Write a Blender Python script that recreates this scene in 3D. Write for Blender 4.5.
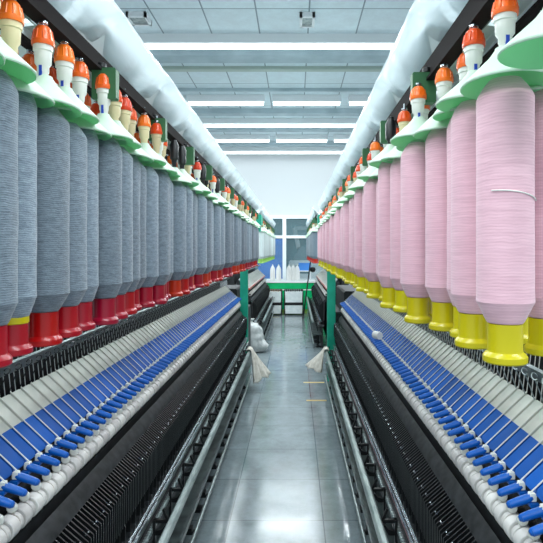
import bpy, bmesh, math, random
from mathutils import Vector, Matrix
random.seed(7)
for o in list(bpy.data.objects): bpy.data.objects.remove(o, do_unlink=True)
sc = bpy.context.scene
COL = sc.collection
PI = math.pi
H = 1.65            # eye height
CX = -0.09          # centre line of the aisle
CEIL = 4.45
WALLY = 14.5

# ---------------------------------------------------------------- camera, world, lights, exposure
cd = bpy.data.cameras.new('camera'); cam = bpy.data.objects.new('camera', cd); COL.objects.link(cam)
cam.location = (0, 0, H); cam.rotation_euler = (PI/2, 0, 0)
cd.sensor_width = 36; cd.lens = 520/543*36
cd.shift_x = -(295.5-271.5)/543; cd.shift_y = -(271.5-250.5)/543
cd.clip_start = 0.05; cd.clip_end = 100
sc.camera = cam
sc.view_settings.view_transform = 'Standard'
sc.view_settings.look = 'None'
sc.view_settings.exposure = 0.80
sc.view_settings.gamma = 1.0
sc.view_settings.use_curve_mapping = False
w = bpy.data.worlds.new('world'); sc.world = w; w.use_nodes = True
bg = w.node_tree.nodes['Background']; bg.inputs[0].default_value = (0.80, 0.93, 1.0, 1); bg.inputs[1].default_value = 0.42

# rows of ceiling tubes: (y, continuous?)
LIGHT_ROWS = [(6.77, True), (9.4, False), (11.06, True), (12.6, False), (14.1, True), (3.6, False), (0.8, True), (-2.0, False)]
LZ = H + 2.66
for y, cont in LIGHT_ROWS:
    l = bpy.data.lights.new('tube_light', 'AREA'); l.shape = 'RECTANGLE'; l.size = 9.0; l.size_y = 0.10
    l.energy = 150 if y < 11.5 else (75 if y < 13.5 else 14); l.color = (0.90, 0.97, 1.0)
    lo = bpy.data.objects.new('tube_light', l); COL.objects.link(lo)
    lo.location = (CX, y, LZ-0.075)

# ---------------------------------------------------------------- materials
def mat(name, col, rough=0.5, metal=0.0, **kw):
    m = bpy.data.materials.new(name); m.use_nodes = True
    b = m.node_tree.nodes['Principled BSDF']
    b.inputs['Base Color'].default_value = (*col, 1); b.inputs['Roughness'].default_value = rough
    b.inputs['Metallic'].default_value = metal
    for k, v in kw.items():
        b.inputs[k.replace('_', ' ')].default_value = v
    return m
def N(m, t, **kw):
    n = m.node_tree.nodes.new(t)
    for k, v in kw.items(): setattr(n, k, v)
    return n
def L(m, a, b): m.node_tree.links.new(a, b)
def bsdf(m): return m.node_tree.nodes['Principled BSDF']
def noisy(m, c1, c2, scale=8, detail=4, stretch=(1, 1, 1), bump=0.0, bdist=0.01, r1=None, r2=None, lo=0.35, hi=0.65):
    tc = N(m, 'ShaderNodeTexCoord'); mp = N(m, 'ShaderNodeMapping'); mp.inputs['Scale'].default_value = stretch
    L(m, tc.outputs['Object'], mp.inputs[0])
    nz = N(m, 'ShaderNodeTexNoise'); nz.inputs['Scale'].default_value = scale; nz.inputs['Detail'].default_value = detail
    L(m, mp.outputs[0], nz.inputs['Vector'])
    cr = N(m, 'ShaderNodeValToRGB'); cr.color_ramp.elements[0].position = lo; cr.color_ramp.elements[1].position = hi
    cr.color_ramp.elements[0].color = (*c1, 1); cr.color_ramp.elements[1].color = (*c2, 1)
    L(m, nz.outputs[0], cr.inputs[0]); L(m, cr.outputs[0], bsdf(m).inputs['Base Color'])
    if r1 is not None:
        mr = N(m, 'ShaderNodeMapRange'); mr.inputs['To Min'].default_value = r1; mr.inputs['To Max'].default_value = r2
        L(m, nz.outputs[0], mr.inputs[0]); L(m, mr.outputs[0], bsdf(m).inputs['Roughness'])
    if bump:
        bp = N(m, 'ShaderNodeBump'); bp.inputs['Strength'].default_value = bump; bp.inputs['Distance'].default_value = bdist
        L(m, nz.outputs[0], bp.inputs['Height']); L(m, bp.outputs[0], bsdf(m).inputs['Normal'])
    return m

def yarn_mat(name, c1, c2, wave=150, fuzz=0.6, fz=60, rnd=0.25, bstr=0.5, stretch=(0.35, 0.35, 5.0)):
    """wound yarn: fine near-horizontal turns, plus loose fibre noise"""
    m = mat(name, c1, 0.9)
    b = bsdf(m); b.inputs['Sheen Weight'].default_value = 0.3
    tc = N(m, 'ShaderNodeTexCoord'); oi = N(m, 'ShaderNodeObjectInfo')
    wv = N(m, 'ShaderNodeTexWave', wave_type='BANDS', bands_direction='Z'); wv.inputs['Scale'].default_value = wave/2.2
    wv.inputs['Distortion'].default_value = 5.0; wv.inputs['Detail'].default_value = 3; wv.inputs['Detail Scale'].default_value = 0.6
    mp = N(m, 'ShaderNodeMapping'); mp.inputs['Scale'].default_value = (1, 1, 1)
    ad = N(m, 'ShaderNodeVectorMath', operation='ADD'); L(m, tc.outputs['Object'], ad.inputs[0]); L(m, oi.outputs['Random'], ad.inputs[1])
    L(m, ad.outputs[0], wv.inputs['Vector'])
    mp.inputs['Scale'].default_value = stretch
    L(m, ad.outputs[0], mp.inputs[0])
    nz = N(m, 'ShaderNodeTexNoise'); nz.inputs['Scale'].default_value = fz; nz.inputs['Detail'].default_value = 5; nz.inputs['Roughness'].default_value = 0.7
    L(m, mp.outputs[0], nz.inputs['Vector'])
    mx = N(m, 'ShaderNodeMix'); mx.data_type = 'FLOAT'; mx.inputs[0].default_value = fuzz
    L(m, wv.outputs['Fac'], mx.inputs[2]); L(m, nz.outputs[0], mx.inputs[3])
    cr = N(m, 'ShaderNodeValToRGB'); cr.color_ramp.elements[0].position = 0.25; cr.color_ramp.elements[1].position = 0.72
    cr.color_ramp.elements[0].color = (*c2, 1); cr.color_ramp.elements[1].color = (*c1, 1)
    L(m, mx.outputs[0], cr.inputs[0])
    hs = N(m, 'ShaderNodeHueSaturation'); L(m, cr.outputs[0], hs.inputs['Color'])
    mr = N(m, 'ShaderNodeMapRange'); mr.inputs['To Min'].default_value = 1-rnd; mr.inputs['To Max'].default_value = 1+rnd*0.6
    L(m, oi.outputs['Random'], mr.inputs[0]); L(m, mr.outputs[0], hs.inputs['Value'])
    L(m, hs.outputs[0], b.inputs['Base Color'])
    bp = N(m, 'ShaderNodeBump'); bp.inputs['Strength'].default_value = bstr; bp.inputs['Distance'].default_value = 0.003
    L(m, mx.outputs[0], bp.inputs['Height']); L(m, bp.outputs[0], b.inputs['Normal'])
    return m

def rand_val(m, col, lo=0.8, hi=1.15, hue=0.0):
    oi = N(m, 'ShaderNodeObjectInfo'); hs = N(m, 'ShaderNodeHueSaturation'); hs.inputs['Color'].default_value = (*col, 1)
    mr = N(m, 'ShaderNodeMapRange'); mr.inputs['To Min'].default_value = lo; mr.inputs['To Max'].default_value = hi
    L(m, oi.outputs['Random'], mr.inputs[0]); L(m, mr.outputs[0], hs.inputs['Value'])
    if hue:
        m2 = N(m, 'ShaderNodeMapRange'); m2.inputs['To Min'].default_value = 0.5-hue; m2.inputs['To Max'].default_value = 0.5+hue
        L(m, oi.outputs['Random'], m2.inputs[0]); L(m, m2.outputs[0], hs.inputs['Hue'])
    L(m, hs.outputs[0], bsdf(m).inputs['Base Color'])
    return m

M = {}
M['grey_yarn'] = yarn_mat('grey_yarn', (0.31, 0.39, 0.46), (0.11, 0.15, 0.19), 150, 0.85, 55, 0.32, 1.0, (0.9, 0.9, 2.2))
M['pale_yarn'] = yarn_mat('pale_yarn', (0.66, 0.74, 0.74), (0.48, 0.56, 0.57), 120, 0.4)
M['dark_yarn'] = yarn_mat('dark_yarn', (0.22, 0.29, 0.35), (0.10, 0.14, 0.18), 120, 0.5)
M['pink_yarn'] = yarn_mat('pink_yarn', (0.90, 0.575, 0.655), (0.70, 0.40, 0.48), 115, 0.86, 34, 0.04, 0.3)
M['white_yarn'] = yarn_mat('white_yarn', (0.85, 0.86, 0.84), (0.7, 0.7, 0.68), 120, 0.3, 45, 0.05)
M['red_plastic'] = rand_val(mat('red_plastic', (0.5, 0.01, 0.02), 0.28), (0.38, 0.003, 0.010), 0.7, 1.3, 0.012)
M['yellow_plastic'] = rand_val(mat('yellow_plastic', (0.7, 0.6, 0.02), 0.3), (0.62, 0.545, 0.003), 0.9, 1.08, 0.006)
M['green_plastic'] = mat('green_plastic', (0.25, 0.5, 0.08), 0.35)
M['orange_plastic'] = rand_val(mat('orange_plastic', (0.9, 0.12, 0.01), 0.32), (0.92, 0.125, 0.012), 0.72, 1.08, 0.012)
M['cream_plastic'] = rand_val(mat('cream_plastic', (0.72, 0.6, 0.36), 0.4), (0.76, 0.66, 0.40), 0.85, 1.1, 0.01)
M['ivory_plastic'] = mat('ivory_plastic', (0.80, 0.82, 0.76), 0.35)
M['blue_plastic'] = mat('blue_plastic', (0.01, 0.06, 0.45), 0.35)
M['shade'] = mat('shade', (0.70, 0.88, 0.74), 0.5)
m = M['shade']; noisy(m, (0.64, 0.79, 0.66), (0.74, 0.87, 0.75), 14, 4)
M['shade_inner'] = mat('shade_inner', (0.36, 0.82, 0.46), 0.5)
M['arm_blue'] = rand_val(mat('arm_blue', (0.01, 0.09, 0.5), 0.5), (0.001, 0.120, 0.54), 0.85, 1.2)
M['lever_blue'] = mat('lever_blue', (0.003, 0.105, 0.46), 0.3)
M['arm_cream'] = mat('arm_cream', (0.58, 0.62, 0.54), 0.5)
noisy(M['arm_cream'], (0.62, 0.67, 0.60), (0.76, 0.80, 0.72), 12, 4)
M['arm_grey'] = mat('arm_grey', (0.45, 0.5, 0.5), 0.45)
M['clip_white'] = mat('clip_white', (0.82, 0.84, 0.78), 0.35)
M['roller_white'] = rand_val(mat('roller_white', (0.8, 0.8, 0.77), 0.4), (0.78, 0.76, 0.73), 0.78, 1.06, 0.03)
M['ring_orange'] = mat('ring_orange', (0.65, 0.32, 0.12), 0.5)
M['black'] = mat('black', (0.006, 0.007, 0.008), 0.35)
M['black_matt'] = noisy(mat('black_matt', (0.02, 0.022, 0.024), 0.6), (0.005, 0.006, 0.007), (0.016, 0.018, 0.020), 30, 4)
M['charcoal'] = noisy(mat('charcoal', (0.03, 0.03, 0.03), 0.6), (0.014, 0.016, 0.017), (0.040, 0.044, 0.047), 25, 5)
M['steel'] = mat('steel', (0.60, 0.65, 0.68), 0.25, 1.0)
M['dull_steel'] = noisy(mat('dull_steel', (0.3, 0.36, 0.36), 0.4, 0.7), (0.24, 0.29, 0.29), (0.42, 0.48, 0.47), 20, 4)
M['rail_paint'] = noisy(mat('rail_paint', (0.22, 0.28, 0.27), 0.35, 0.3), (0.16, 0.21, 0.20), (0.33, 0.39, 0.38), 18, 5, (1, 0.3, 1))
M['tray'] = noisy(mat('tray', (0.10, 0.14, 0.14), 0.35, 0.3), (0.025, 0.035, 0.035), (0.09, 0.12, 0.12), 9, 4)
M['pink_tape'] = mat('pink_tape', (0.50, 0.26, 0.32), 0.4)
M['post_green'] = noisy(mat('post_green', (0.0, 0.38, 0.24), 0.4), (0.0, 0.33, 0.21), (0.01, 0.43, 0.28), 6, 3)
M['plate_green'] = mat('plate_green', (0.035, 0.135, 0.055), 0.5)
M['duct'] = noisy(mat('duct', (0.6, 0.7, 0.7), 0.4), (0.66, 0.74, 0.75), (0.78, 0.85, 0.86), 5, 4)
M['brown_rail'] = mat('brown_rail', (0.010, 0.007, 0.007), 0.8, 0.0, Specular_IOR_Level=0.15)
M['cloth'] = noisy(mat('cloth', (0.6, 0.57, 0.5), 0.9), (0.50, 0.48, 0.42), (0.70, 0.68, 0.62), 20, 4, bump=0.4)
M['sack'] = noisy(mat('sack', (0.75, 0.78, 0.76), 0.45), (0.45, 0.49, 0.49), (0.68, 0.71, 0.70), 12, 4, bump=0.6, bdist=0.02)
M['white_paint'] = mat('white_paint', (0.80, 0.83, 0.84), 0.5)
M['wall_paint'] = mat('wall_paint', (0.50, 0.53, 0.545), 0.7)
M['frame_white'] = mat('frame_white', (0.80, 0.86, 0.88), 0.4)
M['cab_green'] = noisy(mat('cab_green', (0.0, 0.36, 0.13), 0.22), (0.0, 0.42, 0.13), (0.01, 0.50, 0.18), 4, 3)
M['bin_grey'] = noisy(mat('bin_grey', (0.55, 0.62, 0.62), 0.5), (0.66, 0.74, 0.75), (0.80, 0.86, 0.86), 10, 3)
M['rust'] = mat('rust', (0.35, 0.16, 0.05), 0.7)
M['panel_blue'] = mat('panel_blue', (0.01, 0.14, 0.62), 0.4)
M['crate_blue'] = mat('crate_blue', (0.06, 0.25, 0.70), 0.4)
M['yellow_tape'] = mat('yellow_tape', (0.55, 0.40, 0.12), 0.5)
M['teal_wall'] = mat('teal_wall', (0.16, 0.32, 0.38), 0.7)
M['teal_dark'] = mat('teal_dark', (0.10, 0.17, 0.20), 0.6)
M['vent_dark'] = mat('vent_dark', (0.04, 0.055, 0.06), 0.6)
M['beam'] = noisy(mat('beam', (0.3, 0.38, 0.42), 0.6), (0.34, 0.43, 0.47), (0.44, 0.54, 0.58), 3, 3)
M['beam_olive'] = mat('beam_olive', (0.44, 0.52, 0.46), 0.6)
m = mat('lamp', (0.9, 0.95, 1)); M['lamp'] = m
bsdf(m).inputs['Emission Color'].default_value = (0.92, 0.98, 1, 1); bsdf(m).inputs['Emission Strength'].default_value = 2.2
m = mat('glass', (0.35, 0.55, 0.60), 0.03); M['glass'] = m
bsdf(m).inputs['Alpha'].default_value = 0.14; bsdf(m).inputs['Specular IOR Level'].default_value = 0.6
# wrinkled plastic film
m = mat('film', (0.90, 0.95, 0.96), 0.12); M['film'] = m
b = bsdf(m); b.inputs['Alpha'].default_value = 0.85; b.inputs['Specular IOR Level'].default_value = 0.9
tc = N(m, 'ShaderNodeTexCoord'); mp = N(m, 'ShaderNodeMapping'); mp.inputs['Scale'].default_value = (6, 2.2, 6); mp.inputs['Rotation'].default_value = (0.5, 0.3, 0.4)
L(m, tc.outputs['Object'], mp.inputs[0])
nz = N(m, 'ShaderNodeTexNoise'); nz.inputs['Scale'].default_value = 0.9; nz.inputs['Detail'].default_value = 3; nz.inputs['Distortion'].default_value = 1.2
L(m, mp.outputs[0], nz.inputs['Vector'])
bp = N(m, 'ShaderNodeBump'); bp.inputs['Strength'].default_value = 0.8; bp.inputs['Distance'].default_value = 0.03
L(m, nz.outputs[0], bp.inputs['Height']); L(m, bp.outputs[0], b.inputs['Normal'])

def translucent(m, col, fac):
    out = [n for n in m.node_tree.nodes if n.type == 'OUTPUT_MATERIAL'][0]
    tr = N(m, 'ShaderNodeBsdfTranslucent'); tr.inputs[0].default_value = (*col, 1)
    mx = N(m, 'ShaderNodeMixShader'); mx.inputs[0].default_value = fac
    L(m, bsdf(m).outputs[0], mx.inputs[1]); L(m, tr.outputs[0], mx.inputs[2]); L(m, mx.outputs[0], out.inputs['Surface'])
translucent(M['film'], (0.84, 0.89, 0.91), 0.58)
translucent(M['shade'], (0.66, 0.88, 0.70), 0.25)
translucent(M['shade_inner'], (0.35, 0.85, 0.45), 0.4)
# floor: polished grey tiles 0.57 m
def tile_mat(name, tx, ty, ox, oy, base, joint, jw, rough, rj=0.5):
    m = mat(name, base, rough)
    b = bsdf(m)
    tc = N(m, 'ShaderNodeTexCoord')
    mp = N(m, 'ShaderNodeMapping'); mp.inputs['Location'].default_value = (-ox, -oy, 0)
    L(m, tc.outputs['Object'], mp.inputs[0])
    br = N(m, 'ShaderNodeTexBrick'); br.offset = 0.0; br.squash = 1.0
    br.inputs['Scale'].default_value = 1.0; br.inputs['Mortar Size'].default_value = jw; br.inputs['Mortar Smooth'].default_value = 0.2
    br.inputs['Brick Width'].default_value = tx; br.inputs['Row Height'].default_value = ty
    c2 = tuple(x*0.93 for x in base)
    br.inputs['Color1'].default_value = (*base, 1); br.inputs['Color2'].default_value = (*c2, 1); br.inputs['Mortar'].default_value = (*joint, 1)
    L(m, mp.outputs[0], br.inputs['Vector'])
    nz = N(m, 'ShaderNodeTexNoise'); nz.inputs['Scale'].default_value = 4.5; nz.inputs['Detail'].default_value = 12; nz.inputs['Roughness'].default_value = 0.78
    L(m, tc.outputs['Object'], nz.inputs['Vector'])
    mr = N(m, 'ShaderNodeMapRange'); mr.inputs['From Min'].default_value = 0.3; mr.inputs['From Max'].default_value = 0.7
    mr.inputs['To Min'].default_value = 0.66 if rough < 0.3 else 0.85; mr.inputs['To Max'].default_value = 1.22 if rough < 0.3 else 1.08
    L(m, nz.outputs[0], mr.inputs[0])
    vm = N(m, 'ShaderNodeVectorMath', operation='SCALE'); L(m, br.outputs['Color'], vm.inputs[0]); L(m, mr.outputs[0], vm.inputs['Scale'])
    L(m, vm.outputs[0], b.inputs['Base Color'])
    m2 = N(m, 'ShaderNodeMapRange'); m2.inputs['From Min'].default_value = 0.35; m2.inputs['From Max'].default_value = 0.7
    m2.inputs['To Min'].default_value = rough*0.6; m2.inputs['To Max'].default_value = rough*1.8
    L(m, nz.outputs[0], m2.inputs[0]); L(m, m2.outputs[0], b.inputs['Roughness'])
    return m
M['floor'] = tile_mat('floor', 0.57, 0.57, -0.40, 0.33, (0.21, 0.258, 0.275), (0.10, 0.13, 0.14), 0.004, 0.13)
bsdf(M['floor']).inputs['Specular IOR Level'].default_value = 0.75
M['ceiling'] = tile_mat('ceiling', 0.62, 1.35, -0.46, 0.62, (0.72, 0.82, 0.86), (0.24, 0.31, 0.34), 0.010, 0.6)

# ---------------------------------------------------------------- mesh helpers
class MB:
    def __init__(s, sg=1): s.bm = bmesh.new(); s.sg = sg; s.mi = 0
    def _f(s, vs):
        try:
            f = s.bm.faces.new(vs); f.material_index = s.mi; return f
        except ValueError: return None
    def box(s, x0, x1, y0, y1, z0, z1, bev=0.0):
        prof = [(x0, z0), (x1, z0), (x1, z1), (x0, z1)]
        if bev:
            b = bev
            prof = [(x0+b, z0), (x1-b, z0), (x1, z0+b), (x1, z1-b), (x1-b, z1), (x0+b, z1), (x0, z1-b), (x0, z0+b)]
        return s.prism(prof, y0, y1)
    def prism(s, prof, y0, y1):
        a = [s.bm.verts.new((s.sg*p[0], y0, p[1])) for p in prof]
        b = [s.bm.verts.new((s.sg*p[0], y1, p[1])) for p in prof]
        n = len(prof)
        for i in range(n): s._f([a[i], a[(i+1) % n], b[(i+1) % n], b[i]])
        s._f(a[::-1]); s._f(b)
        return s
    def cyl(s, p0, p1, r0, r1=None, n=10, smooth=True, cap=True):
        r1 = r0 if r1 is None else r1
        p0 = Vector((s.sg*p0[0], p0[1], p0[2])); p1 = Vector((s.sg*p1[0], p1[1], p1[2]))
        d = (p1-p0).normalized(); u = d.orthogonal().normalized(); v = d.cross(u)
        A = []; B = []
        for i in range(n):
            t = 2*PI*i/n; e = u*math.cos(t)+v*math.sin(t)
            A.append(s.bm.verts.new(p0+e*r0)); B.append(s.bm.verts.new(p1+e*r1))
        for i in range(n):
            f = s._f([A[i], A[(i+1) % n], B[(i+1) % n], B[i]])
            if f: f.smooth = smooth
        if cap: s._f(A[::-1]); s._f(B)
        return s
    def path(s, pts, r, n=6):
        for a, b in zip(pts[:-1], pts[1:]): s.cyl(a, b, r, n=n)
        return s
    def lathe(s, prof, n=24, c=(0, 0, 0), smooth=True, wob=None, axis='Z'):
        rings = []
        for (r, z) in prof:
            ring = []
            for i in range(n):
                t = 2*PI*i/n; rr = r*(wob(t, z) if wob else 1)
                if axis == 'Z': p = (s.sg*c[0]+rr*math.cos(t), c[1]+rr*math.sin(t), c[2]+z)
                else: p = (s.sg*c[0]+rr*math.cos(t), c[1]+z, c[2]+rr*math.sin(t))
                ring.append(s.bm.verts.new(p))
            rings.append(ring)
        for a, b in zip(rings[:-1], rings[1:]):
            for i in range(n):
                f = s._f([a[i], a[(i+1) % n], b[(i+1) % n], b[i]])
                if f: f.smooth = smooth
        s._f(rings[0][::-1]); s._f(rings[-1])
        return s
    def grid(s, fn, nu, nv, smooth=True):
        g = [[s.bm.verts.new(fn(i/nu, j/nv)) for j in range(nv+1)] for i in range(nu+1)]
        for i in range(nu):
            for j in range(nv):
                f = s._f([g[i][j], g[i+1][j], g[i+1][j+1], g[i][j+1]])
                if f: f.smooth = smooth
        return s
    def mesh(s, name, mats, sharp=40):
        bmesh.ops.recalc_face_normals(s.bm, faces=s.bm.faces)
        me = bpy.data.meshes.new(name); s.bm.to_mesh(me); s.bm.free()
        me.set_sharp_from_angle(angle=math.radians(sharp))
        for mm in (mats if isinstance(mats, (list, tuple)) else [mats]): me.materials.append(mm)
        return me

def obj(name, me, parent=None, loc=(0, 0, 0), rot=(0, 0, 0)):
    o = bpy.data.objects.new(name, me); COL.objects.link(o); o.location = loc; o.rotation_euler = rot
    if parent: o.parent = parent
    return o
def build(name, mb, mats, parent=None, loc=(0, 0, 0), rot=(0, 0, 0)): return obj(name, mb.mesh(name, mats), parent, loc, rot)
def tag(o, label, cat, group=None):
    o['label'] = label; o['category'] = cat
    if group: o['group'] = group
    return o
def thing(name, label, cat, loc, group=None):
    return tag(obj(name, None, None, loc), label, cat, group)
def struct(name, mb, mats):
    o = build(name, mb, mats); o['kind'] = 'structure'; return o
def bevel(o, wd, seg=2):
    md = o.modifiers.new('bevel', 'BEVEL'); md.width = wd; md.segments = seg; md.limit_method = 'ANGLE'; return o

# ================================================================ SETTING
struct('floor', MB().box(-9, 9, -4, 19, -0.1, 0), M['floor'])
struct('ceiling', MB().box(-9, 9, -4, 19, CEIL, CEIL+0.1), M['ceiling'])
# far wall with a glazed opening
WZ0, WZ1 = 0.80, 2.58
wb = MB()
wb.box(-9, 9, WALLY, WALLY+0.15, WZ1+0.05, CEIL)
wb.box(-9, 9, WALLY, WALLY+0.15, 0, WZ0)
wb.box(-9, -2.35, WALLY, WALLY+0.15, WZ0, WZ1+0.05); wb.box(2.25, 9, WALLY, WALLY+0.15, WZ0, WZ1+0.05)
struct('wall_back', wb, M['wall_paint'])
for k, (xa, xb) in enumerate([(-2.35, -0.36), (-0.26, 0.95), (1.05, 2.25)]):
    f = MB()
    f.box(xa, xb, WALLY-0.02, WALLY+0.08, WZ1-0.04, WZ1+0.05); f.box(xa, xb, WALLY-0.02, WALLY+0.08, WZ0, WZ0+0.06)
    f.box(xa, xb, WALLY-0.02, WALLY+0.08, 1.99, 2.07)
    if k == 0: f.box(-0.36, -0.26, WALLY-0.03, WALLY+0.09, WZ0, WZ1+0.05)
    if k == 1: f.box(0.95, 1.05, WALLY-0.03, WALLY+0.09, WZ0, WZ1+0.05)
    fo = struct('window_%d' % (k+1), f, M['frame_white'])
    build('window_pane', MB().box(xa, xb, WALLY+0.02, WALLY+0.03, WZ0+0.06, WZ1-0.04), M['glass'], fo)
struct('wall_annex', MB().box(-9, 9, 18.0, 18.1, 0, CEIL), M['teal_wall'])
# transverse beams and seams under the ceiling
def vz(v, zz): return zz*520/(250.5-v)
for i, (y, wd, dz, mt) in enumerate([(7.35, 0.30, 0.10, 'beam'), (7.95, 0.10, 0.05, 'beam_olive'), (9.0, 0.08, 0.05, 'beam'), (10.35, 0.22, 0.10, 'beam'), (11.75, 0.22, 0.10, 'beam'), (13.4, 0.2, 0.10, 'beam'), (5.1, 0.25, 0.10, 'beam'), (2.2, 0.25, 0.10, 'beam')]):
    struct('trim_%d' % (i+1), MB().box(-8.9, 8.9, y-wd/2, y+wd/2, CEIL-dz, CEIL+0.001), M[mt])

# ---------------------------------------------------------------- ceiling lamps and vents
def tube_lamp(x0, x1, y, label, group):
    t = thing('ceiling_lamp', label, 'lamp', ((x0+x1)/2, y, LZ), group)
    hw = (x1-x0)/2
    build('housing', MB().prism([(-hw, 0.02), (hw, 0.02), (hw, 0.14), (-hw, 0.14)], -0.06, 0.06), M['white_paint'], t)
    build('tube', MB().cyl((-hw+0.02, 0, -0.01), (hw-0.02, 0, -0.01), 0.03, n=12), M['lamp'], t)
names = {6.77: 'nearest', 9.4: 'second', 11.06: 'third', 12.6: 'fourth', 14.1: 'farthest'}
for y, cont in LIGHT_ROWS:
    nm = names.get(y)
    if nm is None: continue
    if cont:
        tube_lamp(-4.6, 4.4, y, 'continuous white tube lamp across the ceiling, %s of the five rows' % nm, None)
    else:
        seg = [(-3.40, -2.0, 'far left'), (-1.95, -0.56, 'left'), (-0.42, 0.82, 'middle'), (0.96, 2.3, 'right')] if y < 10 else [(-3.4, -2.08, 'far left'), (-1.98, -0.62, 'left'), (-0.48, 0.78, 'middle'), (0.92, 2.3, 'right')]
        for a, b_, q in seg:
            tube_lamp(a, b_, y, 'short white tube lamp, %s one in the %s row from the camera' % (q, nm), 'short ceiling tubes in broken rows')
def vent(x, y, wx, wy, label):
    t = thing('ceiling_vent', label, 'vent', (x, y, CEIL-0.04))
    f = MB(); f.box(-wx/2, wx/2, -wy/2, -wy/2+0.03, -0.02, 0.04); f.box(-wx/2, wx/2, wy/2-0.03, wy/2, -0.02, 0.04)
    f.box(-wx/2, -wx/2+0.03, -wy/2, wy/2, -0.02, 0.04); f.box(wx/2-0.03, wx/2, -wy/2, wy/2, -0.02, 0.04)
    build('frame', f, M['white_paint'], t)
    build('backing', MB().box(-wx/2+0.02, wx/2-0.02, -wy/2+0.02, wy/2-0.02, 0.02, 0.035), M['vent_dark'], t)
    s_ = MB()
    for k in range(6):
        yy = -wy/2+0.06+(wy-0.12)*k/5
        s_.box(-wx/2+0.02, wx/2-0.02, yy-0.012, yy+0.012, -0.01, 0.012)
    build('slat', s_, M['dull_steel'], t)
vent(0.14, 6.25, 0.18, 0.30, 'small square slatted ceiling vent right of centre')
vent(-1.87, 6.22, 0.24, 0.26, 'slatted ceiling vent at the upper left above the plastic hood')

# ================================================================ SPINNING FRAMES
ARM_P = 0.065
WORD = ['first', 'second', 'third', 'fourth', 'fifth', 'sixth', 'seventh', 'eighth', 'ninth', 'tenth', 'eleventh', 'twelfth', 'thirteenth', 'fourteenth', 'fifteenth', 'sixteenth', 'seventeenth', 'eighteenth', 'nineteenth', 'twentieth', 'twenty-first', 'twenty-second', 'twenty-third', 'twenty-fourth']

def umbrella_meshes(r):
    # flared hollow cone with real thickness: outside pale, underside green
    mb = MB()
    mb.mi = 0
    out = [(r, -0.003), (r, 0.0), (r*0.62, 0.030), (r*0.35, 0.052), (0.018, 0.068), (0.017, 0.072)]
    inn = [(r-0.002, -0.005), (r*0.60, 0.027), (r*0.33, 0.048), (0.012, 0.064)]
    n = 28
    def rings(prof):
        return [[mb.bm.verts.new((rr*math.cos(2*PI*i/n), rr*math.sin(2*PI*i/n), z)) for i in range(n)] for rr, z in prof]
    A = rings(out); B = rings(inn)
    def strip(R, mi):
        for a, b_ in zip(R[:-1], R[1:]):
            for i in range(n):
                f = mb._f([a[i], a[(i+1) % n], b_[(i+1) % n], b_[i]])
                if f: f.smooth = True; f.material_index = mi
    strip(A, 0); strip(B, 1); strip([B[0], A[0]], 0)
    mb._f(A[-1])
    return mb.mesh('dust_shade', [M['shade'], M['shade_inner']])
SHADE_ME = umbrella_meshes(0.086)
def hanger_meshes():
    me = {}
    for key in ('cream', 'ivory'):
        mb = MB(); mb.lathe([(0.010, 0), (0.012, 0.018), (0.0135, 0.02), (0.0135, 0.030), (0.0185, 0.036), (0.0195, 0.058), (0.022, 0.060), (0.0225, 0.075), (0.018, 0.078)], 20)
        me[key] = mb.mesh('bobbin_hanger', M[key+'_plastic'])
    mb = MB(); mb.lathe([(0.0250, 0), (0.0258, 0.003), (0.0258, 0.009), (0.0240, 0.011), (0.0215, 0.024), (0.0180, 0.033), (0.013, 0.038), (0.006, 0.039)], 20)
    for k in range(10):
        t = 2*PI*k/10
        mb.cyl((0.0240*math.cos(t), 0.0240*math.sin(t), 0.010), (0.0195*math.cos(t), 0.0195*math.sin(t), 0.029), 0.0022, n=5)
    me['cap'] = mb.mesh('cap', M['orange_plastic'])
    mb = MB(); mb.lathe([(0.006, 0), (0.006, 0.008), (0.011, 0.009), (0.011, 0.014), (0.004, 0.016), (0.004, 0.03)], 10)
    me['stud'] = mb.mesh('hanging_stud', M['steel'])
    mb = MB(); mb.box(-0.0035, 0.0035, -0.0145, -0.0095, 0.0, 0.028)
    me['stripe'] = mb.mesh('stripe', M['blue_plastic'])
    me['black'] = MB().lathe([(0.010, 0), (0.013, 0.03), (0.020, 0.036), (0.022, 0.09), (0.012, 0.11)], 14).mesh('bobbin_hanger', M['black'])
    return me
HG = hanger_meshes()

def bobbin_meshes(yarn, tube, kind):
    """a few differently filled packages; z=0 is eye height"""
    out = []
    for i in range(5):
        rnd = random.Random(i*3+len(kind))
        R = [0.0515, 0.0545, 0.0495, 0.053, 0.051][i] if kind != 'grey' else [0.052, 0.058, 0.050, 0.055, 0.0525][i]
        sh = [0.308, 0.300, 0.314, 0.292, 0.304][i]
        bot = -0.100+rnd.uniform(-0.004, 0.004)
        prof = [(0.034, -0.143), (0.036, -0.140)]
        for k in range(1, 6): prof.append((0.036+(R-0.036)*k/5+0.0006*(k % 2), -0.140+(bot+0.140)*k/5))
        nseg = 16
        for k in range(1, nseg):
            z = bot+(sh-bot)*k/nseg
            prof.append((R*(1+(rnd.uniform(-0.012, 0.012) if kind == 'grey' else rnd.uniform(-0.006, 0.006))), z))
        prof += [(R, sh), (R*0.95, sh+0.008), (0.042, sh+0.024), (0.031, sh+0.038), (0.016, sh+0.040)]
        mb = MB(); ph = rnd.uniform(0, 6)
        amp = 0.012 if kind == 'grey' else 0.004
        mb.lathe(prof, 36, wob=lambda t, z: 1+amp*math.sin(3*t+ph+z*9)*0.5+amp*0.5*math.sin(7*t+z*23))
        out.append(mb.mesh('yarn_package', yarn, 17))
    tb = MB(); tb.lathe([(0.020, -0.222), (0.040, -0.222), (0.0425, -0.219), (0.0425, -0.209), (0.039, -0.204), (0.0345, -0.200), (0.0335, -0.195), (0.0335, -0.1445), (0.030, -0.1445)], 32)
    # top of the tube, inside the hanger
    return out, tb.mesh('tube', tube, 30)
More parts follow.
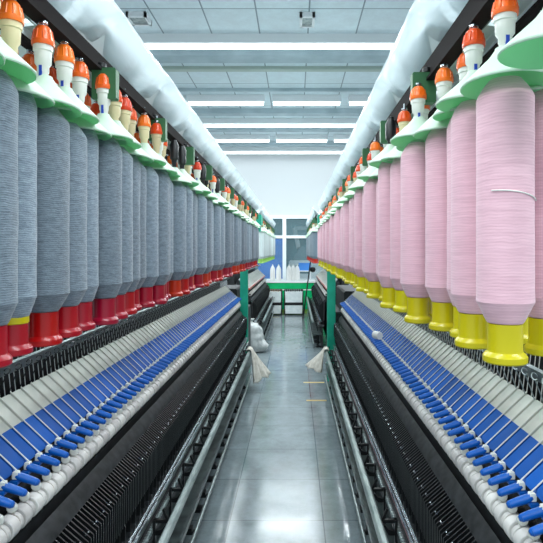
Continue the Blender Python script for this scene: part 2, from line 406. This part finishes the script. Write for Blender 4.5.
BOB = {'grey': bobbin_meshes(M['grey_yarn'], M['red_plastic'], 'grey'), 'pink': bobbin_meshes(M['pink_yarn'], M['yellow_plastic'], 'pink'),
       'pale': bobbin_meshes(M['pale_yarn'], M['green_plastic'], 'pale'), 'dark': bobbin_meshes(M['dark_yarn'], M['red_plastic'], 'dark')}
PROTO = {}
def bobbin(kind, x, y, var, label, group):
    mes, tub = BOB[kind]
    t = thing('yarn_bobbin', label, 'bobbin', (x, y, H-0.2), group)
    t.rotation_euler = (0, 0, random.uniform(0, 6.28))
    a = obj('yarn_package', mes[var % 5], t, (0, 0, 0.2)); b_ = obj('tube', tub, t, (0, 0, 0.2))
    return t

def arm_meshes(sg, blue=True, wide=1.0):
    P = ARM_P*wide
    # slope line from joint (0.70,1.00) to top (0.872,1.164)
    d = {}
    def pt(t, h):      # t along the slope from joint, h normal offset up
        ax, az = 0.172, 0.164; Ln = math.hypot(ax, az); ux, uz = ax/Ln, az/Ln
        return (0.700+ux*t-uz*h*1.0, 1.003+uz*t+ux*h)
    hw = P*0.40
    mb = MB(sg); mb.prism([pt(0.130, 0), pt(0.234, 0), pt(0.234, 0.012), pt(0.228, 0.016), pt(0.130, 0.016)], -hw, hw)
    d['arm'] = mb.mesh('weighting_arm', M['arm_cream' if blue else 'arm_grey'])
    mb = MB(sg); mb.prism([pt(0.018, 0), pt(0.130, 0), pt(0.130, 0.0165), pt(0.03, 0.0175), pt(0.018, 0.010)], -hw, hw)
    d['cover'] = mb.mesh('blue_cover' if blue else 'grey_cover', M['arm_blue' if blue else 'arm_grey'])
    mb = MB(sg); a = pt(0.0, 0.020); b_ = pt(0.238, 0.019)
    mb.cyl((a[0], P*0.5, a[1]), (b_[0], P*0.5, b_[1]), 0.0019*wide, n=6)
    mb.box(0.692, 0.708, P*0.5-0.008, P*0.5+0.008, 1.006, 1.026, 0.002)
    d['clip'] = mb.mesh('clip', M['clip_white'])
    # lever: tapered rounded bar reaching down over the roller
    mb = MB(sg)
    if blue:
        pts = [((0.700, P*0.5, 1.014), 0.0095), ((0.690, P*0.5, 1.009), 0.0120), ((0.660, P*0.5-0.001, 1.000), 0.0110), ((0.642, P*0.5-0.002, 0.994), 0.0100), ((0.636, P*0.5-0.002, 0.992), 0.006)]
        for (p, r), (q, r2) in zip(pts[:-1], pts[1:]): mb.cyl(p, q, r, r2, n=10)
        mb.cyl((0.704, P*0.5, 1.010), (0.716, P*0.5+0.012, 1.034), 0.006, 0.004, n=8)
        mb.box(0.690, 0.716, P*0.5-0.016, P*0.5+0.020, 0.990, 1.002, 0.003)
    else:
        mb.box(0.672, 0.702, -P*0.5, P*0.5, 0.992, 1.014, 0.004)
    d['lever'] = mb.mesh('lever', M['lever_blue'] if blue else M['red_plastic'])
    # rollers, y along the shaft
    mb = MB(sg); L_ = P
    mb.lathe([(0.012, -0.018), (0.0290, -0.018), (0.0305, -0.0165), (0.0305, 0.0155), (0.0290, 0.017), (0.012, 0.017)], 20, (0.674, 0, 0.915), axis='Y')
    mb.lathe([(0.012, 0.0245), (0.026, 0.0245), (0.0275, 0.026), (0.0275, 0.039), (0.026, 0.0405), (0.012, 0.0405)], 20, (0.674, 0, 0.915), axis='Y')
    d['roller'] = mb.mesh('roller', M['roller_white'])
    mb = MB(sg); mb.lathe([(0.012, 0.0193), (0.0255, 0.0193), (0.0255, 0.0215), (0.012, 0.0215)], 18, (0.674, 0, 0.915), axis='Y')
    d['ring'] = mb.mesh('roller_ring', M['ring_orange'])
    mb = MB(sg); mb.lathe([(0.004, -0.006), (0.012, -0.006), (0.014, -0.004), (0.014, 0.004), (0.012, 0.006), (0.004, 0.006)], 16, (0.672, P*0.5-0.006, 0.958), axis='Y')
    d['disc'] = mb.mesh('clearer_disc', M['ivory_plastic'])
    # balloon separator: thin black finger plate, and pigtail guide
    mb = MB(sg)
    for q in (-0.0217, 0, 0.0217):
        mb.prism([(0.560, 0.735), (0.630, 0.795), (0.634, 0.780), (0.568, 0.722), (0.566, 0.60), (0.560, 0.60)], q*wide-0.003, q*wide+0.003)
    mb.prism([(0.566, 0.735), (0.634, 0.78), (0.638, 0.52), (0.572, 0.52)], -0.0015, 0.0015)
    d['sep'] = mb.mesh('separator', M['black'])
    mb = MB(sg)
    mb.path([(0.582, 0.012, 0.762), (0.574, 0.017, 0.752), (0.568, 0.012, 0.752), (0.574, 0.007, 0.752)], 0.0010, 5)
    mb.lathe([(0.002, -0.003), (0.0042, 0), (0.002, 0.003)], 8, (0.572, 0.030, 0.750))
    d['pig'] = mb.mesh('yarn_guide', M['steel'])
    mb = MB(sg)
    mb.lathe([(0.010, 0.36), (0.016, 0.365), (0.016, 0.40), (0.008, 0.405), (0.008, 0.43), (0.019, 0.435), (0.020, 0.45), (0.016, 0.455), (0.0175, 0.50), (0.0165, 0.62), (0.011, 0.70), (0.009, 0.735), (0.004, 0.738)], 14, (0.600, 0.0325, 0))
    d['spindle'] = mb.mesh('spindle', M['black'])
    mb = MB(sg)
    for q in (-0.333, 0.0, 0.333):
        mb.lathe([(0.004, -0.006), (0.009, -0.006), (0.010, 0), (0.009, 0.012), (0.005, 0.014)], 10, (0.545, q*P, 0.415), axis='Z')
    d['ringlet'] = mb.mesh('traveller_ring', M['dull_steel'])
    # hooks and threads behind the drafting arms
    mb = MB(sg)
    c = (0.800, 0.0, 1.290)
    pts = [(c[0]-0.02+0.009*math.cos(a), 0.006*math.sin(a)+0.0, c[2]-0.004+0.009*math.sin(a)) for a in [i*PI/4 for i in range(0, 8)]]
    mb.path(pts, 0.0020, 5)
    mb.path([(0.782, 0, 1.276), (0.800, 0.004, 1.235), (0.812, 0.004, 1.20)], 0.0018, 5)
    d['hook'] = mb.mesh('thread_hook', M['black' if sg < 0 else 'dull_steel'])
    return d
def thread_mesh(sg, m):
    mb = MB(sg)
    for q in (-0.012, 0.018):
        mb.cyl((0.868, q, 1.17), (0.90, q+0.012, 1.42), 0.0016, n=4)
    return mb.mesh('roving_thread', m)

def hooked(me_d): pass

def creel(root, sg, y0, y1, ends_green, detail):
    """hood, duct, rail, brackets along y; root sits at (CX,0,0)"""
    o = build('top_duct', MB(sg).prism([(0.625, H+0.560), (0.760, H+0.560), (0.760, H+0.80), (0.640, H+0.80)], y0, y1), M['duct'], root)
    # pale flat soffit panels with rounded ends, one per bay
    bay = 0.60
    nb = int(math.ceil((y1-y0)/bay))
    for k in range(nb):
        a = y0+k*bay+0.02; b_ = min(y1, y0+(k+1)*bay)-0.02
        if b_-a < 0.1: continue
        mb = MB(sg)
        mb.prism([(0.490, H+0.688), (0.545, H+0.600), (0.625, H+0.590), (0.625, H+0.600), (0.552, H+0.608), (0.497, H+0.696)], a, b_)
        build('soffit_panel', mb, M['duct'], root)
    # hood film, scalloped and slightly bulging
    def film(u, v):
        y = y0+(y1-y0)*u; ph = ((y-1.0)/bay) % 1.0; k = math.floor((y-1.0)/bay)
        rr = random.Random(k*7+int(sg)+int(v*9))
        belly = math.sin(PI*ph)
        scal = abs(2*ph-1)**3
        s_top, z_top = 0.435-0.004*belly, H+0.725-0.012*belly
        s_low, z_low = 0.590-0.045*scal, H+0.598+0.040*scal-0.010*belly
        s_ = s_top+(s_low-s_top)*v; z = z_top+(z_low-z_top)*v
        bul = 0.034*math.sin(PI*v)*(0.40+0.60*belly)+0.010*math.sin(PI*v)*math.sin(ph*17+v*5+k)+0.007*math.sin(y*29+v*8)*(1-belly)
        pinch = 0.016*math.exp(-((ph if ph < .5 else 1-ph)/0.05)**2)*math.sin(PI*v*0.9)
        s_ -= (bul-pinch)*0.55; z -= (bul-pinch)*0.8
        return (sg*s_, y, z)
    mb = MB(sg); mb.grid(film, int((y1-y0)*22), 14)
    def top(u, v):
        p = film(u, 0); return (p[0]+sg*0.035*math.sin(v*PI*0.5), p[1], p[2]+0.03*v)
    mb.grid(top, int((y1-y0)*22), 3)
    fo = build('plastic_film', mb, M['film'], root)
    sd = fo.modifiers.new('solid', 'SOLIDIFY'); sd.thickness = 0.001
    # beaded edge of the film, an arc per bay
    for k in range(nb+1):
        a = 1.0+bay*(k+math.floor((y0-1.0)/bay))
        if a < y0 or a+bay > y1: continue
        mb = MB(sg); pts = []
        for i in range(15):
            t = i/14; y = a+0.01+(bay-0.02)*t
            u = (y-y0)/(y1-y0)
            p = film(u, 1.0)
            pts.append((abs(p[0])-0.004, y, p[2]-0.003))
        mb.path(pts, 0.0022, 5)
        build('film_edge', mb, M['dull_steel'], root)
    # rail carrying the hangers
    zr = H+(0.545 if sg < 0 else 0.526)
    build('hanger_rail', MB(sg).box(0.494, 0.534, y0, y1, zr, zr+0.008).box(0.506, 0.513, y0, y1, zr+0.012, H+0.60).box(0.61, 0.64, y0, y1, zr, zr+0.012), M['brown_rail'], root)
    y = 1.58 if sg < 0 else 1.62
    while y < y0: y += bay
    while y < y1-0.02:
        mb = MB(sg); mb.box(0.452, 0.525, -0.012, 0.018, H+0.458, H+0.552, 0.004)
        pl = build('bracket_plate', mb, M['plate_green'], root, (0, y, 0))
        mb = MB(sg); mb.lathe([(0.010, 0), (0.014, 0.004), (0.014, 0.016), (0.006, 0.020)], 12, (0.50, 0.003, H+0.552))
        build('bracket_bolt', mb, M['black'], pl)
        y += bay

def shade_and_hanger(root, x, y, i, far=False):
    """x is relative to CX"""
    dz = 0.010*((i % 3)-1)
    s_ = obj('dust_shade', SHADE_ME, root, (x, y, H+0.341+dz), (random.uniform(-.05, .05), random.uniform(-.05, .05), 0))
    r = random.random()
    key = 'black' if (r < 0.06 and y > 1.9) else ('ivory' if r < 0.5 else 'cream')
    hz = H+0.392+0.004*(i % 2)
    if x < 0: hz += 0.006
    h = obj('bobbin_hanger', HG[key], root, (x, y, hz)); h.scale = (1, 1, 1.22 if x < 0 else 1.06)
    if key != 'black':
        obj('cap', HG['cap'], h, (0, 0, 0.070), (0, 0, random.random()))
        obj('hanging_stud', HG['stud'], h, (0, 0, 0.104))
        if not far and key == 'ivory': obj('stripe', HG['stripe'], h, (0.0, 0, 0.002))

def frame(label, sg, y0, y1, cy0, cy1, blue=True, xoff=0.0, coarse=1):
    root = thing('spinning_frame', label, 'spinning machine', (CX+xoff, 0, 0))
    P = ARM_P*coarse
    d = arm_meshes(sg, blue, coarse)
    th = thread_mesh(sg, M['arm_grey'] if sg < 0 else M['clip_white'])
    n = int((y1-y0)/P)
    rnd = random.Random(3)
    for i in range(n):
        y = y0+P*(i+0.5)
        a = obj('weighting_arm', d['arm'], root, (0, y, 0))
        obj('blue_cover' if blue else 'grey_cover', d['cover'], a); obj('clip', d['clip'], a)
        lv = obj('lever', d['lever'], a)
        if blue: lv.location = (sg*rnd.uniform(-0.002, 0.002), rnd.uniform(-0.002, 0.002), rnd.uniform(-0.001, 0.002))
        ro = obj('roller', d['roller'], root, (0, y, 0))
        if coarse == 1:
            if i % 3 == 0: obj('roller_ring', d['ring'], ro)
            obj('clearer_disc', d['disc'], ro)
        obj('separator', d['sep'], root, (0, y, 0))
        sp = obj('spindle', d['spindle'], root, (0, y, 0))
        obj('traveller_ring', d['ringlet'], root, (0, y, 0))
        if coarse == 1:
            obj('yarn_guide', d['pig'], root, (0, y, 0))
            obj('thread_hook', d['hook'], root, (0, y, 0)); obj('roving_thread', th, root, (0, y, 0))
    # long members
    build('roller_shaft', MB(sg).cyl((0.674, y0, 0.915), (0.674, y1, 0.915), 0.0125, n=12), M['black'], root)
    build('arm_bed', MB(sg).prism([(0.700, 0.965), (0.715, 0.995), (0.872, 1.150), (0.90, 1.13), (0.90, 0.90), (0.72, 0.90)], y0, y1), M['black_matt'], root)
    build('roller_beam', MB(sg).prism([(0.668, 0.870), (0.700, 0.880), (0.735, 0.80), (0.700, 0.775), (0.676, 0.79)], y0, y1), M['black_matt'], root)
    build('lappet_board', MB(sg).prism([(0.625, 0.790), (0.632, 0.812), (0.658, 0.842), (0.664, 0.832), (0.66, 0.79)], y0, y1), M['charcoal'], root)
    build('hook_rail', MB(sg).box(0.792, 0.812, y0, y1, 1.27, 1.30).box(0.88, 0.91, y0, y1, 1.40, 1.43), M['dull_steel'], root)
    build('core_panel', MB(sg).box(0.93, 1.05, y0-0.02, y1+0.05, 0.12, 1.36), M['black_matt'], root)
    build('back_panel', MB(sg).box(0.700, 0.72, y0, y1, 0.14, 0.90), M['black_matt'], root)
    build('black_curtain', MB(sg).prism([(0.622, 0.47), (0.640, 0.47), (0.655, 0.78), (0.640, 0.78)], y0, y1), M['black_matt'], root)
    build('ring_rail', MB(sg).box(0.576, 0.600, y0, y1, 0.458, 0.480, 0.004).box(0.556, 0.571, y0, y1, 0.462, 0.484, 0.004), M['steel'], root)
    build('colour_strip', MB(sg).box(0.5655, 0.5675, y0, y1, 0.432, 0.454), M['pink_tape'] if sg > 0 else M['dull_steel'], root)
    build('spindle_rail', MB(sg).box(0.535, 0.64, y0, y1, 0.375, 0.405, 0.004), M['charcoal'], root)
    build('drip_tray', MB(sg).box(0.47, 0.62, y0, y1, 0.235, 0.250).box(0.455, 0.47, y0, y1, 0.235, 0.265), M['tray'], root)
    build('base_panel', MB(sg).box(0.60, 0.62, y0, y1, 0.02, 0.36), M['black_matt'], root)
    ye = min(y1, 6.25) if blue else y1
    build('front_rail', MB(sg).box(0.432, 0.466, y0, ye, 0.445, 0.480, 0.008), M['rail_paint'], root)
    build('floor_rail', MB(sg).cyl((0.462, y0, 0.095), (0.462, ye+0.2, 0.095), 0.011, n=10), M['dull_steel'], root)
    y = y0+0.15
    mb = MB(sg)
    mb.box(0.466, 0.54, -0.008, 0.008, 0.448, 0.462); mb.box(0.528, 0.54, -0.012, 0.012, 0.28, 0.462)
    mb.prism([(0.470, 0.462), (0.482, 0.462), (0.500, 0.505), (0.492, 0.512)], -0.006, 0.006)
    mb.prism([(0.50, 0.395), (0.54, 0.395), (0.54, 0.408), (0.50, 0.420), (0.485, 0.44), (0.478, 0.435)], -0.010, 0.010)
    hk = mb.mesh('rail_hook', M['black'])
    while y < ye:
        obj('rail_hook', hk, root, (0, y, 0)); y += 0.30
    mb = MB(sg)
    mb.box(0.50, 0.61, -0.03, 0.03, 0.0, 0.02); mb.cyl((0.545, 0, 0.02), (0.545, 0, 0.235), 0.014, n=8)
    mb.box(0.462, 0.55, -0.010, 0.010, 0.085, 0.105); mb.box(0.478, 0.53, -0.022, 0.022, 0.100, 0.125, 0.004)
    ft = mb.mesh('foot', M['black'])
    y = y0+0.2
    while y < ye:
        obj('foot', ft, root, (0, y, 0)); y += 0.43
    creel(root, sg, cy0, cy1, True, blue)
    return root

fl = frame('long black spinning machine on the left with blue levers and red-footed grey bobbins above', -1, 0.95, 7.00, 0.75, 8.05)
fr = frame('long black spinning machine on the right with blue levers and yellow-footed pink bobbins above', 1, 0.95, 6.45, 0.75, 8.15)
bl = frame('far left spinning machine beyond the green post with a red strip along its grey arms', -1, 8.7, 13.15, 8.75, 13.9, blue=False, coarse=2)
br = frame('far right spinning machine beyond the green post with a red strip along its grey arms', 1, 8.7, 13.15, 8.75, 13.9, blue=False, xoff=-0.07, coarse=2)

# head-stock end housings and posts
def post(x, y, label):
    t = thing('green_post', label, 'post', (x, y, 0), 'green posts at the machine ends')
    o = build('column', MB().box(-0.052, 0.052, -0.04, 0.04, 0.012, H-0.24, 0.006), M['post_green'], t)
    build('base_plate', MB().box(-0.075, 0.075, -0.07, 0.07, 0, 0.012), M['post_green'], t)
post(-0.70, 7.09, 'bright green square post at the end of the left machine')
post(0.455, 6.63, 'bright green square post at the end of the right machine')
for sg, root, ye in ((-1, fl, 7.2), (1, fr, 6.75)):
    mb = MB(sg); mb.box(0.72, 1.0, ye, 8.0, 0.0, 1.12, 0.02)
    build('gear_housing', mb, M['black_matt'], root)
    mb = MB(sg); mb.box(0.60, 0.72, ye+0.25, 8.0, 0.0, 0.82, 0.01); mb
    build('gear_door', mb, M['charcoal'], root)
    mb = MB(sg); mb.box(0.44, 0.60, 8.05 if sg < 0 else 8.15, 8.4, H+0.40, H+0.56, 0.01); mb.box(0.47, 0.53, 8.2, 8.5, H+0.30, H+0.42)
    build('creel_head', mb, M['post_green'], root)

# ---------------------------------------------------------------- bobbins
leftA = [(1.0, .502), (1.115, .520), (1.232, .508), (1.355, .512), (1.465, .518), (1.580, .492), (1.700, .502), (1.820, .508), (1.938, .526), (2.055, .508), (2.172, .490)]
rightA = [(1.035, .507), (1.205, .503), (1.335, .530), (1.462, .508), (1.612, .470), (1.745, .515), (1.895, .487), (2.03, .462), (2.16, .510), (2.30, .500), (2.435, .464)]
y = 2.172; i = 0
while y < 7.75:
    y += 0.119; leftA.append((y, [.512, .530, .500, .488, .518][i % 5])); i += 1
y = 2.435; i = 0
while y < 7.85:
    y += 0.134; rightA.append((y, [.508, .486, .462, .500, .474][i % 5])); i += 1
leftA = [(0.765, .512), (0.882, .500)] + leftA

vis_l = {1.232: 'grey yarn bobbin with a thick fuzzy package, third of the left row', 1.35: 'grey yarn bobbin with a loose strand looping off its foot, left row'}
vari_l = {0: 2, 1: 0, 2: 0, 3: 2, 4: 1, 5: 3, 6: 2, 7: 4, 8: 1}
for side, lst in (('left', leftA), ('right', rightA)):
    sg = -1 if side == 'left' else 1
    root = fl if sg < 0 else fr
    k = 0
    for i, (yy, s_) in enumerate(lst):
        X = CX+sg*s_
        vis = yy > (0.95 if sg < 0 else 0.9)
        colr, tub = ('grey', 'red') if sg < 0 else ('pink', 'yellow')
        gp = '%s yarn bobbins hanging from the %s creel' % (colr, side)
        if not vis: lab = '%s yarn bobbin on %s tube, hanging just outside the frame at the %s edge' % (colr, tub, side)
        elif k < 20: lab = '%s yarn bobbin on %s tube, %s from the camera in the %s row' % (colr, tub, WORD[k], side)
        else: lab = 'distant %s yarn bobbin on %s tube, past the twentieth in the %s row' % (colr, tub, side)
        if vis: k += 1
        t = bobbin(colr, X, yy, vari_l.get(i, i*2+1) if sg < 0 else (i*3+(1 if i != 1 else 1)), lab, gp)
        if sg < 0 and abs(yy-1.115) < 1e-3:
            mb = MB(); mb.lathe([(0.0338, -0.1560), (0.0352, -0.1545), (0.0352, -0.141), (0.034, -0.140)], 28)
            o = build('yarn_band', mb, M['yellow_plastic'], t, (0, 0, 0.2)); o['label'] = 'yellow band below the grey yarn'
        if sg < 0 and abs(yy-1.35) < 1e-3:
            t.rotation_euler.z = 0
            mb = MB(); pts = []
            for q in range(15):
                a = q/14; ang = -1.9+a*1.9
                pts.append((0.058*math.cos(ang), 0.058*math.sin(ang), -0.045-0.075*math.sin(a*PI*0.55)+0.0*a))
            mb.path(pts, 0.0022, 6); o = build('loose_strand', mb, M['pale_yarn'], t, (0, 0, 0.2)); o['label'] = 'loose pale strand'
        if sg > 0 and abs(yy-1.035) < 1e-3:
            t.rotation_euler.z = 0
            mb = MB(); pts = []
            for q in range(13):
                a = q/12; ang = -2.4+a*1.9
                pts.append((0.0560*math.cos(ang), 0.0560*math.sin(ang), 0.115-0.018*a*a))
            mb.path(pts, 0.0013, 6); o = build('loose_strand', mb, M['clip_white'], t, (0, 0, 0.2)); o['label'] = 'loose pale strand'
        if sg > 0 and abs(yy-1.205) < 1e-3:
            mb = MB(); mb.lathe([(0.030, 0.345), (0.036, 0.345), (0.036, 0.318), (0.050, 0.300), (0.048, 0.298)], 28)
        shade_and_hanger(root, sg*s_, yy, i, yy > 4)
    # second row of the creel, seen in the gaps
    if sg > 0: shade_and_hanger(root, sg*0.515, 0.86, 0)
    q = 0
    for (ya, _), (yb, _) in zip(lst[1 if sg < 0 else 0:-1], lst[2 if sg < 0 else 1:]):
        yy = (ya+yb)/2
        if yy < 3.4:
            bobbin(colr, CX+sg*0.628, yy, q+2, '%s bobbin in the %s rear row, %s from the camera, behind the front row' % (colr, side, WORD[q]), '%s yarn bobbins of the %s rear row' % (colr, side))
        shade_and_hanger(root, sg*0.628, yy, q, yy > 4)
        q += 1
for sg, root, kind, xo in ((-1, bl, 'pale', 0.0), (1, br, 'dark', -0.07)):
    yy = 8.95; i = 0
    while yy < 13.6:
        s_ = [.505, .53, .49][i % 3]
        bobbin(kind, CX+xo+sg*s_, yy, i,
               'far pale yarn bobbin on green tube in the left row beyond the green post' if sg < 0 else 'far dark grey yarn bobbin on red tube in the right row beyond the green post',
               'yarn bobbins on the far %s machine' % ('left' if sg < 0 else 'right'))
        shade_and_hanger(root, sg*s_, yy, i, True)
        yy += 0.16; i += 1

# ================================================================ FAR END
t = thing('worktop_cabinet', 'glossy green cabinet with white top under the far window', 'cabinet', (-0.1, 13.95, 0))
build('body', MB().box(-0.95, 0.95, -0.22, 0.28, 0.10, 0.80, 0.01), M['cab_green'], t)
build('top', MB().box(-0.98, 0.98, -0.25, 0.30, 0.80, 0.845, 0.008), M['white_paint'], t)
build('plinth', MB().box(-0.94, 0.94, -0.20, 0.26, 0.0, 0.10), M['green_plastic'], t)
d_ = MB()
build('painted_highlight', MB().box(-0.95, 0.95, -0.226, -0.22, 0.60, 0.625), M['frame_white'], t)  # white strip modelled in place of the highlight on the glossy green front
# yarn cones on the worktop
cm = MB().lathe([(0.055, 0), (0.066, 0.012), (0.070, 0.05), (0.068, 0.28), (0.058, 0.33), (0.030, 0.385), (0.016, 0.40)], 20).mesh('yarn_package', M['white_yarn'])
ct = MB().lathe([(0.013, 0.0), (0.014, 0.40), (0.010, 0.43), (0.006, 0.435)], 12).mesh('tube', M['ivory_plastic'])
for x, q in ((-0.61, 'left of the mullion, leftmost of five'), (-0.45, 'just left of the window mullion'), (-0.175, 'first to the right of the window mullion'), (-0.065, 'middle of the three right of the mullion'), (0.045, 'rightmost of five')):
    c_ = thing('yarn_cone', 'white pointed yarn cone on the green cabinet, %s' % q, 'yarn cone', (x, 13.88, 0.845), 'white yarn cones on the cabinet')
    obj('yarn_package', cm, c_); obj('tube', ct, c_)
# blue crate on a white stand
t = thing('stand', 'small white stand carrying the blue crate on the green cabinet', 'stand', (0.25, 13.98, 0.845))
build('shelf', MB().box(-0.17, 0.17, -0.12, 0.12, 0.245, 0.27), M['white_paint'], t)
for a in (-0.155, 0.155):
    for b_ in (-0.105, 0.105): build('leg', MB().box(a-0.010, a+0.010, b_-0.010, b_+0.010, 0, 0.245), M['white_paint'], t)
t = thing('crate', 'blue plastic crate on the small white stand', 'crate', (0.25, 13.98, 1.115))
mb = MB(); mb.box(-0.16, 0.16, -0.11, 0.11, 0.0, 0.02)
mb.box(-0.16, 0.16, -0.11, -0.10, 0.02, 0.20); mb.box(-0.16, 0.16, 0.10, 0.11, 0.02, 0.20); mb.box(-0.16, -0.15, -0.10, 0.10, 0.02, 0.20); mb.box(0.15, 0.16, -0.10, 0.10, 0.02, 0.20)
build('body', mb, M['crate_blue'], t)
build('rim', MB().box(-0.168, 0.168, -0.118, -0.110, 0.18, 0.20).box(-0.168, 0.168, 0.11, 0.118, 0.18, 0.20), M['crate_blue'], t)

def bin_trolley(x, y, wd, label, load, lname, llabel):
    t = thing('bin_trolley', label, 'trolley', (x, y, 0), 'two-tier bin trolleys before the green cabinet')
    h = wd/2
    fr_ = MB()
    for a in (-h, h-0.02):
        for b_ in (-0.2, 0.18): fr_.box(a, a+0.02, b_, b_+0.02, 0.04, 0.64)
    fr_.box(-h, h, -0.2, 0.2, 0.03, 0.045); fr_.box(-h, h, -0.2, 0.2, 0.315, 0.33)
    fr_.box(-h, h, -0.205, -0.185, 0.625, 0.645); fr_.box(-h, h, 0.185, 0.205, 0.625, 0.645)
    fr_.box(-h, h, -0.205, -0.195, 0.255, 0.315)
    build('frame', fr_, M['black'], t)
    for z0, z1 in ((0.045, 0.25), (0.33, 0.60)):
        mb = MB(); mb.prism([(-h+0.035, z0), (h-0.035, z0), (h-0.022, z1), (-h+0.022, z1)], -0.215, 0.17)
        build('bin', mb, M['bin_grey'], t)
    for a in (-h+0.03, h-0.03):
        for b_ in (-0.16, 0.16): build('castor', MB().cyl((a-0.01, b_, 0.02), (a+0.01, b_, 0.02), 0.02, n=12), M['black'], t)
    for q in range(int(wd/0.055)):
        o = MB().lathe([(0.01, 0), (0.022, 0.004), (0.020, 0.035), (0.008, 0.05)], 10)
        tag(build(lname, o, load, None, (x-h+0.06+q*0.055, y-0.13+0.06*(q % 2), 0.60)), llabel, 'spool', llabel.split(' lying')[0]+'s')
bin_trolley(-0.535, 13.43, 0.38, 'two-tier trolley with pale grey bins, left one before the green cabinet', M['rust'], 'small_spool', 'small rust-brown spool lying on top of the left bin trolley')
bin_trolley(-0.045, 13.43, 0.49, 'two-tier trolley with pale grey bins, right one before the green cabinet', M['black'], 'small_spool', 'small black spool lying on top of the right bin trolley')

# leaning pole with black knob
t = thing('cleaning_pole', 'long black pole with a round black head leaning beside the right bin trolley', 'pole', (0.19, 12.75, 0))
build('shaft', MB().cyl((0, 0, 0.02), (0.20, 0.10, 1.52), 0.016, n=10), M['black'], t)
build('head', MB().lathe([(0.01, -0.07), (0.06, -0.05), (0.075, 0), (0.06, 0.05), (0.01, 0.07)], 16, (0.235, 0.10, 1.18)), M['black'], t)
build('foot', MB().lathe([(0.03, 0), (0.035, 0.01), (0.03, 0.03), (0.018, 0.05)], 12), M['black'], t)

# annex behind the glass
t = thing('blue_cupboard', 'tall blue cupboard seen through the lower left window pane', 'cupboard', (-0.72, 15.2, 0))
build('body', MB().box(-0.36, 0.36, -0.2, 0.2, 0, 1.98, 0.01), M['panel_blue'], t)
build('door', MB().box(-0.34, -0.01, -0.215, -0.2, 0.1, 1.94).box(0.01, 0.34, -0.215, -0.2, 0.1, 1.94), M['panel_blue'], t)
t = thing('far_machine', 'pale grey machine in the next room behind the glass', 'machine', (0.35, 16.2, 0))
build('body', MB().box(-0.55, 0.6, -0.3, 0.3, 0, 1.35, 0.04), M['duct'], t)
build('hood', MB().prism([(-0.45, 1.35), (0.5, 1.35), (0.38, 1.72), (-0.2, 1.78)], -0.25, 0.25), M['teal_dark'], t)
build('duct', MB().cyl((-0.25, 0, 1.72), (-0.38, 0.3, 2.35), 0.07, n=12).cyl((-0.38, 0.3, 2.35), (0.9, 0.3, 2.42), 0.07, n=12), M['bin_grey'], t)
build('control_panel', MB().box(-0.35, 0.05, -0.33, -0.3, 0.95, 1.2), M['teal_dark'], t)

# ================================================================ small things in the aisle
def cloth(x, y, z, sg, label, hang, wide):
    # draped over the end of the front rail
    def f(u, v):
        # u across (y), v along the drape
        yy = y+wide*(u-0.5)*(0.55+0.6*v)
        fold = 0.016*math.sin(u*17+v*2)*(0.3+v)+0.01*math.sin(u*31)*v
        if v < 0.22:
            a = PI*(1-v/0.22)      # over the rail
            px = 0.026*math.cos(a)+0.0; pz = 0.026*math.sin(a)
        else:
            q = (v-0.22)/0.78
            px = 0.026+q*(0.02+0.20*u); pz = -hang*q*(1-0.22*abs(u-0.5)*2+0.10*math.sin(u*9))
        return (-sg*(px+fold*0.8)+0, yy, pz)
    mb = MB(); mb.grid(lambda u, v: f(u, v), 22, 22)
    o = build('cloth', mb, M['cloth'], None, (x, 0, z)); sd = o.modifiers.new('s', 'SOLIDIFY'); sd.thickness = 0.006
    tag(o, label, 'cloth')
cloth(CX-0.449, 6.10, 0.478, -1, 'cream rag draped over the front rail at the left machine end', 0.37, 0.30)
cloth(CX+0.449, 6.10, 0.478, 1, 'cream rag draped over the front rail at the right machine end', 0.25, 0.26)

t = thing('sack', 'white knotted plastic sack on the floor beyond the left green post', 'sack', (-0.66, 8.45, 0))
def sk(u, v):
    a = 2*PI*u; b_ = PI*v
    from mathutils import noise
    d = Vector((math.sin(b_)*math.cos(a), math.sin(b_)*math.sin(a), -math.cos(b_)))
    nn = noise.noise(d*2.3+Vector((3, 1, 7)))*0.22+abs(noise.noise(d*5.1))*0.16
    r = (math.sin(b_)**0.65)*(1+nn)
    z = 0.245-0.235*math.cos(b_)*(1+0.3*nn*math.sin(b_))
    lean = 0.05*(z/0.48)
    return (0.155*r*math.cos(a)-lean+(0.09 if z < 0.12 else 0.09*max(0, 1-(z-0.12)/0.08))*max(0, math.cos(a)), 0.135*r*math.sin(a), max(0.0, z))
build('bag', MB().grid(sk, 48, 30), M['sack'], t)
build('neck', MB().lathe([(0.045, 0), (0.016, 0.03), (0.015, 0.04), (0.05, 0.075)], 14, (-0.05, 0, 0.465)), M['sack'], t)

t = tag(build('yarn_spool', MB().lathe([(0.010, -0.03), (0.026, -0.03), (0.028, -0.026), (0.028, 0.026), (0.026, 0.03), (0.010, 0.03)], 20, axis='Y'), M['white_yarn'], None, (CX+0.672, 3.70, 1.047), (0, 0, 0.5)),
        'small white spool lying on the blue covers of the right machine', 'spool')
for (xa, xb, yy, lab) in ((0.12, 0.34, 5.72, 'short yellow tape line on the floor by the right machine, nearer of two'), (0.10, 0.36, 6.5, 'short yellow tape line on the floor by the right post, farther of two'),
                      (-0.60, -0.40, 12.9, 'yellow tape line on the floor before the bin trolleys')):
    tag(build('floor_tape', MB().box(xa, xb, yy-0.02, yy+0.02, 0.0, 0.002), M['yellow_tape']), lab, 'floor marking')
